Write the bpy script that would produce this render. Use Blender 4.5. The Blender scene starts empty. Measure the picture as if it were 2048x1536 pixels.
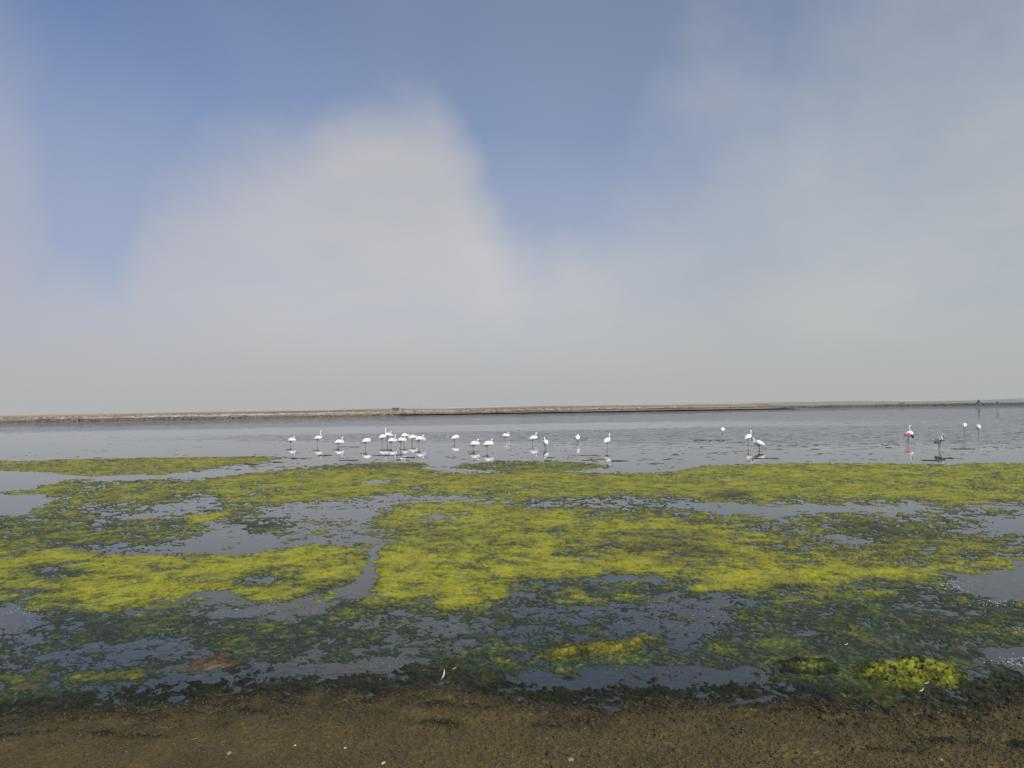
import bpy, math, random
import numpy as np

# ------------------------------------------------------------------ camera
SC = bpy.context.scene
COL = SC.collection
F = 1490.0                       # focal length in photo pixels (2048 wide)
CAMH = 3.3
PITCH = math.radians(1.69)
ROLL = math.radians(0.95)
fwd = np.array([0, math.cos(PITCH), math.sin(PITCH)])
r0 = np.array([1.0, 0, 0]); u0 = np.array([0, -math.sin(PITCH), math.cos(PITCH)])
rgt = r0 * math.cos(ROLL) - u0 * math.sin(ROLL)
upv = r0 * math.sin(ROLL) + u0 * math.cos(ROLL)
cam_d = bpy.data.cameras.new('camera')
cam = bpy.data.objects.new('camera', cam_d); COL.objects.link(cam)
from mathutils import Matrix, Vector
cam.matrix_world = Matrix(((rgt[0], upv[0], -fwd[0], 0), (rgt[1], upv[1], -fwd[1], 0),
                           (rgt[2], upv[2], -fwd[2], CAMH), (0, 0, 0, 1)))
cam_d.sensor_fit = 'HORIZONTAL'; cam_d.sensor_width = 36.0
cam_d.lens = 36.0 * F / 2048.0
cam_d.clip_start = 0.1; cam_d.clip_end = 40000
SC.camera = cam

SUN_EL = math.radians(38); SUN_AZ = math.radians(142)     # azimuth clockwise from the view direction (+Y)
SKY_STRENGTH = 0.1

def ground(px, py, z=0.0):
    """photo pixel -> point on the horizontal plane z"""
    d = fwd + rgt * ((px - 1024) / F) - upv * ((py - 768) / F)
    t = (z - CAMH) / d[2]
    return np.array([d[0] * t, d[1] * t, z])
def project(x, y, z):
    dz = z - CAMH
    a = x * rgt[0] + y * rgt[1] + dz * rgt[2]
    b = x * upv[0] + y * upv[1] + dz * upv[2]
    c = np.maximum(x * fwd[0] + y * fwd[1] + dz * fwd[2], 0.05)
    return 1024 + F * a / c, 768 - F * b / c
def horizon(px):
    return 812 - math.tan(ROLL) * (px - 1024)

# ------------------------------------------------------------------ node helper
class NT:
    def __init__(self, tree):
        self.t = tree; self.n = tree.nodes; self.l = tree.links
    def new(self, typ, **kw):
        nd = self.n.new(typ)
        for k, v in kw.items(): setattr(nd, k, v)
        return nd
    def put(self, sock, v):
        if isinstance(v, bpy.types.NodeSocket): self.l.new(v, sock)
        else: sock.default_value = v
    def math(self, op, a, b=0.0, c=0.0, clamp=False):
        nd = self.new('ShaderNodeMath', operation=op, use_clamp=clamp)
        self.put(nd.inputs[0], a); self.put(nd.inputs[1], b); self.put(nd.inputs[2], c)
        return nd.outputs[0]
    def vmath(self, op, a, b=(0, 0, 0)):
        nd = self.new('ShaderNodeVectorMath', operation=op)
        self.put(nd.inputs[0], a)
        if op == 'SCALE': self.put(nd.inputs['Scale'], b)
        else: self.put(nd.inputs[1], b)
        return nd.outputs[0]
    def mix(self, fac, a, b, blend='MIX'):
        nd = self.new('ShaderNodeMix', data_type='RGBA', blend_type=blend)
        self.put(nd.inputs[0], fac)
        self.put(nd.inputs[6], a if isinstance(a, bpy.types.NodeSocket) else (*a, 1)[:4])
        self.put(nd.inputs[7], b if isinstance(b, bpy.types.NodeSocket) else (*b, 1)[:4])
        return nd.outputs[2]
    def noise(self, vec, scale, detail=3, rough=0.55, dist=0.0):
        nd = self.new('ShaderNodeTexNoise')
        self.put(nd.inputs['Vector'], vec); nd.inputs['Scale'].default_value = scale
        nd.inputs['Detail'].default_value = detail; nd.inputs['Roughness'].default_value = rough
        nd.inputs['Distortion'].default_value = dist
        return nd.outputs
    def sstep(self, x, a, b):
        nd = self.new('ShaderNodeMapRange', interpolation_type='SMOOTHSTEP')
        self.put(nd.inputs[0], x); self.put(nd.inputs[1], a); self.put(nd.inputs[2], b)
        return nd.outputs[0]
    def ramp(self, fac, stops, interp='LINEAR'):
        nd = self.new('ShaderNodeValToRGB'); cr = nd.color_ramp; cr.interpolation = interp
        while len(cr.elements) < len(stops): cr.elements.new(1.0)
        for e, (p, c) in zip(cr.elements, sorted(stops)):
            e.position = p; e.color = (*c, 1)
        self.put(nd.inputs[0], fac)
        return nd.outputs[0]

# ------------------------------------------------------------------ sky
world = bpy.data.worlds.new('World'); SC.world = world; world.use_nodes = True
wt = world.node_tree; wt.nodes.clear(); w = NT(wt)
wo = w.new('ShaderNodeOutputWorld'); bg = w.new('ShaderNodeBackground')
bg.inputs['Strength'].default_value = SKY_STRENGTH
wt.links.new(bg.outputs[0], wo.inputs[0])
sky = w.new('ShaderNodeTexSky', sky_type='NISHITA')
sky.sun_disc = False; sky.sun_elevation = SUN_EL; sky.sun_rotation = SUN_AZ
sky.air_density = 1.0; sky.dust_density = 0.6; sky.ozone_density = 2.0; sky.altitude = 0
tc = w.new('ShaderNodeTexCoord').outputs['Generated']
n1 = w.noise(tc, 2.6, 5, 0.5)['Color']; n2 = w.noise(tc, 7.0, 5, 0.55)['Color']
wv = w.vmath('ADD', w.vmath('SCALE', w.vmath('SUBTRACT', n1, (.5, .5, .5)), 0.13),
             w.vmath('SCALE', w.vmath('SUBTRACT', n2, (.5, .5, .5)), 0.048))
dirv = w.vmath('ADD', tc, wv)
sx = w.new('ShaderNodeSeparateXYZ'); w.put(sx.inputs[0], dirv)
sraw = w.new('ShaderNodeSeparateXYZ'); w.put(sraw.inputs[0], tc)
az = w.math('ARCTAN2', sx.outputs[0], sx.outputs[1])
el = w.math('MAXIMUM', sx.outputs[2], 0.0)
elr = w.math('MAXIMUM', sraw.outputs[2], 0.0)
AZR = math.radians(45)
def azt(px): return (math.atan((px - 1024) / F) + AZR) / (2 * AZR)
def elp(px, py):
    a = (px - 1024) / F
    return (horizon(px) - py) / F / math.sqrt(1 + a * a + ((horizon(px) - py) / F) ** 2)
# fog-bank top as a profile over azimuth: (px, py of top, softness, density)
PROF = [(-300, 60, .30, .80), (-20, 120, .24, .80), (90, 290, .22, .72), (170, 500, .17, .62), (240, 470, .12, .66), (300, 340, .11, .80),
        (430, 285, .10, .84), (600, 240, .09, .88), (690, 180, .075, .90), (860, 178, .075, .92), (915, 265, .085, .94),
        (970, 395, .11, .97), (1040, 490, .13, .98), (1110, 505, .14, .97), (1200, 440, .20, .93), (1320, 345, .25, .92),
        (1450, 250, .28, .93), (1600, 165, .30, .94), (1750, 90, .32, .95), (1950, 20, .34, .95), (2300, -40, .36, .95)]
rp = w.ramp(w.math('DIVIDE', w.math('ADD', az, AZR), 2 * AZR),
            [(min(max(azt(a), 0), 1), (elp(a, b), s, d)) for a, b, s, d in PROF], 'B_SPLINE')
rs = w.new('ShaderNodeSeparateColor'); w.put(rs.inputs[0], rp)
dd = w.math('DIVIDE', w.math('SUBTRACT', rs.outputs[0], el), rs.outputs[1])
dd = w.math('ADD', dd, w.math('MULTIPLY', w.math('SUBTRACT', w.noise(tc, 5.0, 6, .55)['Fac'], .5), 1.3))
thin = w.math('ADD', .93, w.math('MULTIPLY', w.math('SUBTRACT', w.noise(w.vmath('MULTIPLY', tc, (3.0, 3.0, 7.5)), 1.0, 6, .6)['Fac'], .5), .75))
bank = w.math('MULTIPLY', w.math('MULTIPLY', w.sstep(dd, -1.1, 1.1), rs.outputs[2]), thin, clamp=True)
elw = w.math('ADD', elr, w.math('MULTIPLY', w.math('SUBTRACT', w.noise(tc, 2.4, 5, .55)['Fac'], .5), .20))
low = w.sstep(elw, 0.29, 0.03)
mist = w.math('MULTIPLY', w.sstep(elw, 0.50, 0.20), .32)
veil = w.math('MULTIPLY', w.sstep(w.noise(tc, 1.3, 3, .5)['Fac'], .42, .70), 0.22)
cov = w.math('MAXIMUM', w.math('MAXIMUM', bank, w.math('MULTIPLY', low, .97)), w.math('MAXIMUM', veil, mist))
cn = w.noise(tc, 3.0, 3, 0.5)['Fac']
azc = w.sstep(az, -0.65, 0.65)
ccol = w.ramp(azc, [(0, (4.95, 4.80, 5.05)), (.45, (5.2, 5.2, 5.3)), (1, (4.95, 5.2, 5.2))])
ccol = w.mix(1.0, ccol, w.ramp(cn, [(.3, (.93, .93, .93)), (.7, (1.06, 1.06, 1.05))]), 'MULTIPLY')
ca, ce = math.atan((940 - 1024) / F), elp(940, 540)
core = w.math('ADD', w.math('POWER', w.math('DIVIDE', w.math('SUBTRACT', az, ca), .24), 2.0), w.math('POWER', w.math('DIVIDE', w.math('SUBTRACT', el, ce), .13), 2.0))
core = w.math('EXPONENT', w.math('MULTIPLY', core, -1.0))
ccol = w.mix(w.math('MULTIPLY', core, .55), ccol, (6.1, 6.1, 6.2))          # thin sunlit part of the bank
ccol = w.mix(w.sstep(elr, .14, .0), ccol, (4.4, 4.5, 4.5))
skyc = w.mix(1.0, sky.outputs[0], (.98, .98, 1.10), 'MULTIPLY')
skyc = w.mix(w.math('MULTIPLY', w.sstep(elr, .52, .15), .62), skyc, (2.2, 2.85, 4.6))     # thin dry haze dims the low sky
wfinal = w.mix(cov, skyc, ccol)
wt.links.new(wfinal, bg.inputs['Color'])

sd = bpy.data.lights.new('sun', 'SUN'); sd.energy = 4.0; sd.angle = math.radians(0.6); sd.color = (1, .95, .88)
sun = bpy.data.objects.new('sun', sd); COL.objects.link(sun)
sdir = Vector((math.sin(SUN_AZ) * math.cos(SUN_EL), math.cos(SUN_AZ) * math.cos(SUN_EL), math.sin(SUN_EL)))
sun.rotation_euler = (-sdir).to_track_quat('-Z', 'Y').to_euler(); sun.location = sdir * 60
SC.view_settings.view_transform = 'Standard'; SC.view_settings.look = 'None'
SC.view_settings.gamma = 1.0; SC.view_settings.exposure = 0.0; SC.view_settings.use_curve_mapping = False
SC.render.engine = 'CYCLES'
SC.cycles.max_bounces = 6; SC.cycles.transparent_max_bounces = 8

# ------------------------------------------------------------------ numpy noise
def perlin(x, y, seed=0):
    xi = np.floor(x).astype(np.int64); yi = np.floor(y).astype(np.int64)
    xf = (x - xi).astype(np.float32); yf = (y - yi).astype(np.float32)
    def g(ix, iy, dx, dy):
        hsh = (ix * 374761393 + iy * 668265263 + seed * 2246822519) & 0xffffffff
        hsh = ((hsh ^ (hsh >> 13)) * 1274126177) & 0xffffffff
        hsh = hsh ^ (hsh >> 16)
        a = (hsh & 0xffff).astype(np.float32) * (2 * math.pi / 65536)
        return np.cos(a) * dx + np.sin(a) * dy
    u = xf * xf * xf * (xf * (xf * 6 - 15) + 10); v = yf * yf * yf * (yf * (yf * 6 - 15) + 10)
    n00 = g(xi, yi, xf, yf); n10 = g(xi + 1, yi, xf - 1, yf)
    n01 = g(xi, yi + 1, xf, yf - 1); n11 = g(xi + 1, yi + 1, xf - 1, yf - 1)
    return 1.5 * ((n00 * (1 - u) + n10 * u) * (1 - v) + (n01 * (1 - u) + n11 * u) * v)
def fbm(x, y, wl, octs=4, seed=0, gain=0.5):
    s = 0; a = 1.0; f = 1.0 / wl; t = 0
    c, sn = math.cos(.6), math.sin(.6)
    for o in range(octs):
        s = s + a * perlin(x * f, y * f, seed + o * 17); t += a
        a *= gain; f *= 2.03; x, y = x * c - y * sn, x * sn + y * c
    return s / t
def smooth(a, b, x):
    t = np.clip((x - a) / (b - a), 0, 1); return t * t * (3 - 2 * t)

# ------------------------------------------------------------------ object helpers
def mesh_obj(name, verts, faces, mat, parent=None, smoothsh=True):
    me = bpy.data.meshes.new(name)
    if isinstance(verts, np.ndarray) and isinstance(faces, np.ndarray):
        k = faces.shape[1]
        me.vertices.add(len(verts)); me.vertices.foreach_set('co', verts.astype(np.float32).ravel())
        me.loops.add(faces.size); me.loops.foreach_set('vertex_index', faces.astype(np.int32).ravel())
        me.polygons.add(len(faces)); me.polygons.foreach_set('loop_start', np.arange(0, faces.size, k, dtype=np.int32))
        me.update(calc_edges=True)
    else:
        me.from_pydata([tuple(map(float, v)) for v in verts], [], [tuple(int(i) for i in f) for f in faces]); me.update()
    if smoothsh: me.polygons.foreach_set('use_smooth', np.ones(len(me.polygons), dtype=bool))
    me.materials.append(mat)
    o = bpy.data.objects.new(name, me); COL.objects.link(o)
    if parent: o.parent = parent
    return o
def tag(o, label=None, cat=None, group=None, kind=None):
    if label: o['label'] = label
    if cat: o['category'] = cat
    if group: o['group'] = group
    if kind: o['kind'] = kind
    return o
def empty(name, loc, rz=0.0):
    o = bpy.data.objects.new(name, None); COL.objects.link(o)
    o.location = tuple(map(float, loc)); o.rotation_euler = (0, 0, rz); o.empty_display_size = .3
    return o
def mat_new(name):
    m = bpy.data.materials.new(name); m.use_nodes = True
    t = NT(m.node_tree); b = m.node_tree.nodes['Principled BSDF']
    return m, t, b
def simple_mat(name, col, rough=.7, var=.25, scale=8.0, spec=.3):
    m, t, b = mat_new(name)
    p = t.new('ShaderNodeTexCoord').outputs['Object']
    nf = t.noise(p, scale, 4, .6)['Fac']
    lo = tuple(c * (1 - var) for c in col); hi = tuple(min(1, c * (1 + var)) for c in col)
    t.put(b.inputs['Base Color'], t.ramp(nf, [(.3, lo), (.7, hi)]))
    b.inputs['Roughness'].default_value = rough; b.inputs['Specular IOR Level'].default_value = spec
    return m

# ------------------------------------------------------------------ water
def water_mat():
    m, t, b = mat_new('lagoon_water')
    m.node_tree.nodes.remove(b)
    out = m.node_tree.nodes['Material Output']
    geo = t.new('ShaderNodeNewGeometry').outputs['Position']
    sep = t.new('ShaderNodeSeparateXYZ'); t.put(sep.inputs[0], geo)
    X, Y = sep.outputs[0], sep.outputs[1]
    big = t.noise(t.vmath('MULTIPLY', geo, (.012, .045, 0)), 1.0, 3, .55)['Fac']
    wob = t.math('MULTIPLY', t.math('SUBTRACT', big, .5), 60)
    wob2 = t.math('MULTIPLY', t.math('SUBTRACT', t.noise(t.vmath('MULTIPLY', geo, (.05, .3, 0)), 1.0, 3, .6)['Fac'], .5), 16)
    Yw = t.math('ADD', t.math('ADD', Y, wob), wob2)
    near = t.sstep(t.math('ADD', Yw, t.math('MULTIPLY', X, .62)), 55, 76)
    band = t.math('MULTIPLY', t.sstep(Yw, 88, 104), t.sstep(Yw, 150, 124))
    band = t.math('MULTIPLY', band, t.sstep(X, 75, 20))
    rip = t.math('MULTIPLY', near, t.math('SUBTRACT', 1.0, t.math('MULTIPLY', band, .8)))
    # ripple normals
    w1 = t.noise(t.vmath('MULTIPLY', geo, (.8, 1.5, 0)), 1.0, 3, .6)['Color']
    w2 = t.noise(t.vmath('MULTIPLY', geo, (3.0, 7, 0)), 1.0, 3, .6)['Color']
    w3 = t.noise(t.vmath('MULTIPLY', geo, (7, 16, 0)), 1.0, 2, .5)['Color']
    half = (.5, .5, .5)
    far = t.vmath('ADD', t.vmath('SCALE', t.vmath('SUBTRACT', w1, half), 1.25),
                  t.vmath('SCALE', t.vmath('SUBTRACT', w2, half), 1.1))
    far = t.vmath('SCALE', far, t.math('ADD', t.math('MULTIPLY', rip, .95), .0045))
    fine = t.vmath('SCALE', t.vmath('SUBTRACT', w3, half), t.math('MULTIPLY', t.sstep(Y, 24, 8), .13))
    nv = t.vmath('MULTIPLY', t.vmath('ADD', far, fine), (1, 1, 0))
    nrm = t.vmath('NORMALIZE', t.vmath('ADD', nv, (0, 0, 1)))
    gl = t.new('ShaderNodeBsdfGlossy'); gl.inputs['Roughness'].default_value = .02
    gl.inputs['Color'].default_value = (.97, .98, 1, 1); t.put(gl.inputs['Normal'], nrm)
    tr = t.new('ShaderNodeBsdfTransparent'); tr.inputs['Color'].default_value = (.86, .90, .86, 1)
    silt = t.new('ShaderNodeBsdfDiffuse'); silt.inputs['Color'].default_value = (.155, .172, .145, 1)
    sm = t.new('ShaderNodeMixShader'); sm.inputs[0].default_value = .20
    t.put(sm.inputs[1], tr.outputs[0]); t.put(sm.inputs[2], silt.outputs[0]); tr = sm
    fr = t.new('ShaderNodeFresnel'); fr.inputs['IOR'].default_value = 1.34; t.put(fr.inputs['Normal'], nrm)
    mx = t.new('ShaderNodeMixShader')
    t.put(mx.inputs[0], fr.outputs[0]); t.put(mx.inputs[1], tr.outputs[0]); t.put(mx.inputs[2], gl.outputs[0])
    m.node_tree.links.new(mx.outputs[0], out.inputs[0])
    return m
M_water = water_mat()
S = 16000
lag = mesh_obj('lagoon_water', [(-S, -40, 0), (S, -40, 0), (S, S, 0), (-S, S, 0)], [(0, 1, 2, 3)], M_water)
tag(lag, kind='structure')
M_bed = simple_mat('lake_bed_mud', (.05, .047, .04), .9, .2, .3)
bedo = mesh_obj('lake_bed', [(-S, -40, -.35), (S, -40, -.35), (S, S, -.35), (-S, S, -.35)], [(0, 1, 2, 3)], M_bed)
tag(bedo, kind='structure')

# ------------------------------------------------------------------ marsh layout chart (where mats, channels and pools lie)
CX0, CX1, CY0, CY1, CSX, CSY = -420, 2470, 890, 1800, 5.0, 2.5
gx = np.arange(CX0, CX1, CSX); gy = np.arange(CY0, CY1, CSY)
PX, PY = np.meshgrid(gx, gy)
LEV = np.full(PX.shape, -1.0); TONE = np.full(PX.shape, .45); BRN = np.zeros(PX.shape)
SHORE = np.zeros(PX.shape); ROUGH = np.full(PX.shape, 1.0)
def sdf(poly, ky):
    """signed distance (inside positive) in photo pixels with y stretched by ky for foreshortening"""
    p = np.array(poly, float); X, Y = PX, PY * ky
    d = np.full(PX.shape, 1e9); inside = np.zeros(PX.shape, bool)
    for i in range(len(p)):
        ax, ay = p[i][0], p[i][1] * ky; bx, by = p[(i + 1) % len(p)][0], p[(i + 1) % len(p)][1] * ky
        ex, ey = bx - ax, by - ay; L = ex * ex + ey * ey + 1e-9
        t = np.clip(((X - ax) * ex + (Y - ay) * ey) / L, 0, 1)
        d = np.minimum(d, (X - ax - t * ex) ** 2 + (Y - ay - t * ey) ** 2)
        if ay != by:
            c = (ay > Y) != (by > Y)
            inside ^= c & (X < ex * (Y - ay) / (by - ay) + ax)
    return np.where(inside, 1, -1) * np.sqrt(d)
def paint(poly, lev=None, tone=None, brn=None, soft=14, ky=3.0):
    global LEV, TONE, BRN
    sd_ = sdf(poly, ky); k = smooth(-soft * 2.2, soft * 2.2, sd_); kt = smooth(-soft * 3.6, soft * 3.6, sd_)
    if lev is not None: LEV = LEV * (1 - k) + lev * k
    if tone is not None: TONE = TONE * (1 - kt) + tone * kt
    if brn is not None: BRN = BRN * (1 - kt) + brn * kt
def ell(cx, cy, rx, ry, n=14):
    return [(cx + rx * math.cos(2 * math.pi * i / n), cy + ry * math.sin(2 * math.pi * i / n)) for i in range(n)]
# broken ground south of the open lagoon
paint([(-420, 955), (400, 955), (900, 935), (1300, 945), (2470, 930), (2470, 1130), (-420, 1130)], .20, .36, 0, 12)
# lower band: dark weed under a skin of water
paint([(-420, 1195), (300, 1205), (1000, 1190), (1400, 1150), (2470, 1140), (2470, 1500), (-420, 1500)], .17, .11, 0, 26)
# far left mat
paint([(-420, 916), (0, 915), (70, 909), (330, 912), (480, 911), (590, 914), (560, 922), (470, 932), (440, 938), (330, 949), (200, 953), (140, 951), (90, 944), (-420, 945)], .62, .50, .15, 5)
paint(ell(60, 920, 40, 2.0), -.6, None, None, 4)
# open water north-west of the central mat, narrow channel
paint([(590, 916), (720, 916), (690, 926), (560, 935), (470, 947), (400, 955), (300, 958), (180, 959), (180, 956), (330, 951), (440, 940), (480, 931)], -.75, None, None, 6)
# left pools
paint([(-420, 946), (60, 944), (130, 953), (105, 965), (60, 978), (-420, 984)], -1.0, None, None, 9)
paint([(-420, 988), (90, 988), (100, 996), (70, 1015), (40, 1028), (-420, 1034)], -1.0, None, None, 9)
paint([(20, 987), (60, 978), (150, 965), (330, 958), (390, 962), (400, 975), (330, 998), (200, 1001), (100, 990)], .42, .45, .1, 10)
paint([(430, 975), (470, 990), (440, 1015), (330, 1022), (210, 1022), (330, 1003)], -.10, .2, 0, 12)
# broken weed, left middle
paint([(-420, 1040), (60, 1032), (240, 1020), (360, 1045), (340, 1085), (250, 1108), (-420, 1108)], .34, .34, .12, 20)
paint([(100, 1098), (260, 1090), (380, 1085), (330, 1108), (100, 1112)], -.15, .1, 0, 10)
paint([(170, 1028), (330, 1024), (350, 1036), (200, 1044)], -.05, .25, 0, 10)
paint(ell(415, 1037, 38, 6), .6, .8, .25, 8)
paint(ell(500, 1053, 55, 9), .55, .12, .6, 10)
# large left-middle pool and channel
paint([(330, 1106), (365, 1088), (430, 1060), (400, 1040), (440, 1042), (520, 1068), (600, 1075), (640, 1088), (560, 1100), (480, 1106), (400, 1109)], -.36, None, None, 10)
paint([(520, 1024), (620, 1004), (700, 1000), (760, 990), (870, 990), (960, 1000), (1070, 1014), (1000, 1016), (900, 1004), (810, 1010), (745, 1030), (715, 1046), (640, 1036)], -.26, None, None, 9)
paint([(640, 1040), (740, 1050), (850, 1062), (835, 1075), (770, 1088), (700, 1097), (620, 1092), (560, 1074)], -.20, None, None, 10)
# central far mat
paint([(400, 960), (470, 949), (560, 938), (640, 932), (760, 927), (845, 925), (862, 936), (960, 947), (1190, 944), (1320, 945), (1400, 930), (1560, 925), (1900, 927), (1990, 925), (2470, 930),
       (2470, 1008), (1900, 1008), (1780, 1004), (1640, 1002), (1500, 996), (1380, 997), (1250, 990), (1180, 994), (1000, 998), (900, 988), (820, 984), (740, 988), (650, 989), (600, 1003), (530, 1008), (450, 1000), (410, 985)], .62, .55, .15, 6)
paint([(620, 931), (700, 926), (845, 925), (840, 934), (700, 938), (600, 937)], .4, .25, .5, 7)
paint([(900, 936), (930, 926), (1000, 921), (1120, 921), (1240, 931), (1190, 942), (960, 944)], .55, .42, .25, 6)
paint([(845, 934), (920, 938), (1000, 944), (940, 946), (870, 943)], -.5, None, None, 5)
paint([(1150, 941), (1260, 934), (1420, 922), (1560, 921), (1400, 930), (1330, 946), (1230, 946)], -.35, .35, .2, 7)
paint(ell(1450, 993, 45, 7), .5, .08, .8, 9)
paint(ell(750, 964, 25, 3), -.35, None, None, 6)
# right middle: broken mats and pools
paint([(1380, 1000), (2470, 1010), (2470, 1110), (1900, 1110), (1600, 1085), (1380, 1050)], .16, .38, .15, 12)
paint([(1365, 1010), (1460, 1006), (1560, 1010), (1720, 1014), (1700, 1022), (1620, 1024), (1550, 1035), (1440, 1032)], -.62, None, None, 9)
paint([(1700, 1012), (1840, 1012), (1840, 1022), (1740, 1024)], -.35, None, None, 10)
paint([(1920, 1012), (2470, 1012), (2470, 1022), (1990, 1020)], -.35, None, None, 10)
paint([(1650, 1078), (1710, 1072), (1745, 1084), (1700, 1089)], -.7, None, None, 8)
paint([(1430, 1066), (1480, 1062), (1490, 1076), (1440, 1074)], -.6, None, None, 8)
paint([(1930, 1035), (2470, 1030), (2470, 1076), (1980, 1066)], -.45, .2, 0, 12)
paint([(1880, 1040), (1960, 1036), (1970, 1060), (1890, 1058)], .1, .3, .2, 10)
paint([(1660, 1050), (1770, 1046), (1860, 1066), (1920, 1078), (1800, 1090), (1720, 1080)], .34, .2, .5, 12)
paint([(1090, 1000), (1380, 998), (1380, 1030), (1200, 1024), (1080, 1012)], -.02, .2, .1, 10)
# great yellow-green mat
paint([(750, 1032), (800, 1013), (900, 1005), (1000, 1014), (1080, 1021), (1200, 1032), (1400, 1050), (1500, 1072), (1600, 1085), (1760, 1096), (2470, 1085), (2470, 1120),
       (2048, 1128), (1900, 1146), (1800, 1158), (1700, 1172), (1560, 1168), (1440, 1180), (1390, 1160), (1300, 1148), (1220, 1150), (1130, 1160), (1050, 1172), (1000, 1196), (960, 1208),
       (900, 1204), (830, 1196), (765, 1190), (752, 1165), (760, 1100), (860, 1066), (740, 1050)], .52, .62, .08, 14)
paint([(860, 1012), (960, 1010), (1000, 1022), (940, 1035), (850, 1032)], .62, .74, .05, 14)
paint([(960, 1010), (1080, 1020), (1060, 1035), (980, 1030)], .6, .45, .5, 14)
paint([(760, 1062), (900, 1050), (1250, 1060), (1300, 1075), (1000, 1090), (800, 1090)], .55, .46, .1, 24)
paint([(1180, 1078), (1330, 1066), (1480, 1090), (1500, 1112), (1380, 1125), (1250, 1110)], .6, .42, .75, 22)
paint([(1500, 1085), (2470, 1085), (2470, 1110), (1800, 1130), (1560, 1125)], .34, .42, .3, 22)
paint(ell(875, 1037, 50, 6), .05, None, None, 10)
paint(ell(1140, 1110, 40, 9), .2, .3, None, 14)
paint([(1060, 1165), (1200, 1150), (1380, 1160), (1420, 1185), (1300, 1200), (1050, 1205)], .20, .12, 0, 22)
paint([(1560, 1170), (1750, 1175), (1900, 1150), (1900, 1175), (1750, 1215), (1540, 1215), (1490, 1190)], .22, .16, .0, 26)
for (cx, cy, rx, ry, lv, tn) in [(1450, 1172, 70, 15, .6, .78), (1340, 1205, 34, 5, .45, .8), (1150, 1208, 46, 6, .35, .75), (1560, 1195, 60, 6, .35, .72), (1640, 1186, 40, 6, .4, .72),
        (1270, 1195, 30, 4, .3, .7), (1745, 1187, 50, 6, .3, .72), (1700, 1220, 60, 7, .1, .5), (285, 1228, 22, 4, .42, .85), (295, 1252, 24, 4, .45, .85),
        (670, 1243, 16, 5, .3, .7), (620, 1192, 60, 7, .5, .8), (520, 1262, 26, 6, .12, .55), (760, 1240, 20, 6, .2, .6), (920, 1212, 60, 8, .5, .8), (840, 1222, 36, 4, .3, .75), (1120, 1235, 28, 8, .25, .6),
        (1205, 1262, 20, 5, .2, .55), (760, 1268, 40, 7, .1, .5), (1700, 1405, 16, 5, .3, .6)]:
    paint(ell(cx, cy, rx, ry), lv, tn, None, 12)
for (cx, cy, rx, ry, lv, tn_) in [(120, 1212, 120, 8, .40, .42), (330, 1210, 110, 8, .42, .48), (520, 1206, 90, 7, .38, .45), (800, 1214, 80, 9, .40, .46), (980, 1222, 70, 8, .32, .36), (1240, 1172, 110, 12, .32, .34),
        (1600, 1182, 120, 10, .38, .42), (1800, 1172, 90, 9, .34, .40), (1500, 1215, 80, 8, .22, .30), (420, 1272, 60, 8, .2, .22), (180, 1300, 70, 8, .18, .15), (900, 1262, 80, 8, .12, .2), (640, 1225, 60, 6, .18, .25), (1880, 1215, 100, 12, .25, .3)]:
    paint(ell(cx, cy, rx, ry), lv, tn_, None, 16)
# left near mat
paint([(-420, 1112), (0, 1110), (150, 1103), (340, 1107), (480, 1107), (560, 1099), (742, 1091), (738, 1145), (705, 1178), (640, 1196), (560, 1198), (430, 1192), (300, 1204), (180, 1210), (60, 1208), (-420, 1200)], .50, .62, .06, 14)
paint([(60, 1112), (300, 1108), (330, 1125), (200, 1140), (90, 1135)], .6, .70, .05, 14)
paint(ell(95, 1145, 60, 9), .12, .15, 0, 18)
paint(ell(60, 1185, 60, 12), .12, .1, 0, 18)
paint(ell(290, 1130, 40, 6), .2, .4, 0, 14)
paint([(470, 1165), (520, 1145), (600, 1150), (600, 1170), (480, 1180)], .22, .3, 0, 16)
paint([(640, 1165), (700, 1150), (700, 1170), (660, 1190), (600, 1195)], .15, .2, 0, 14)
# narrow channel between the two mats
paint([(738, 1090), (762, 1088), (760, 1108), (750, 1130), (758, 1150), (735, 1160), (726, 1176), (690, 1196), (670, 1200), (706, 1178), (712, 1160), (736, 1146), (736, 1125), (748, 1106)], -.42, None, None, 7)
# open water in the lower band
paint([(430, 1222), (520, 1210), (670, 1196), (660, 1216), (600, 1232), (480, 1242), (380, 1240)], -.40, None, None, 14)
paint([(1040, 1215), (1120, 1222), (1200, 1215), (1400, 1196), (1500, 1205), (1450, 1240), (1440, 1290), (1300, 1260), (1240, 1240), (1050, 1235)], -.16, .1, 0, 22)
paint([(780, 1222), (1060, 1230), (1080, 1280), (860, 1300), (700, 1275), (720, 1235)], -.04, .05, 0, 24)
paint([(-420, 1215), (40, 1222), (70, 1240), (0, 1256), (-420, 1260)], -.9, None, None, 14)
paint([(0, 1290), (250, 1270), (420, 1268), (380, 1310), (200, 1340), (60, 1330)], -.06, .02, 0, 24)
paint([(100, 1250), (300, 1238), (420, 1255), (300, 1275), (120, 1285)], .30, .08, 0, 20)
paint([(400, 1255), (700, 1255), (720, 1300), (640, 1330), (500, 1300)], .28, .04, 0, 24)
paint([(180, 1385), (320, 1345), (520, 1335), (760, 1310), (860, 1325), (700, 1360), (500, 1362), (250, 1390)], -.22, .04, 0, 18)
paint([(640, 1320), (780, 1320), (830, 1345), (740, 1365), (650, 1352)], -.4, None, None, 16)
paint([(980, 1352), (1180, 1345), (1260, 1330), (1500, 1340), (1560, 1370), (1400, 1378), (1150, 1376), (1010, 1372)], -.36, None, None, 16)
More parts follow.
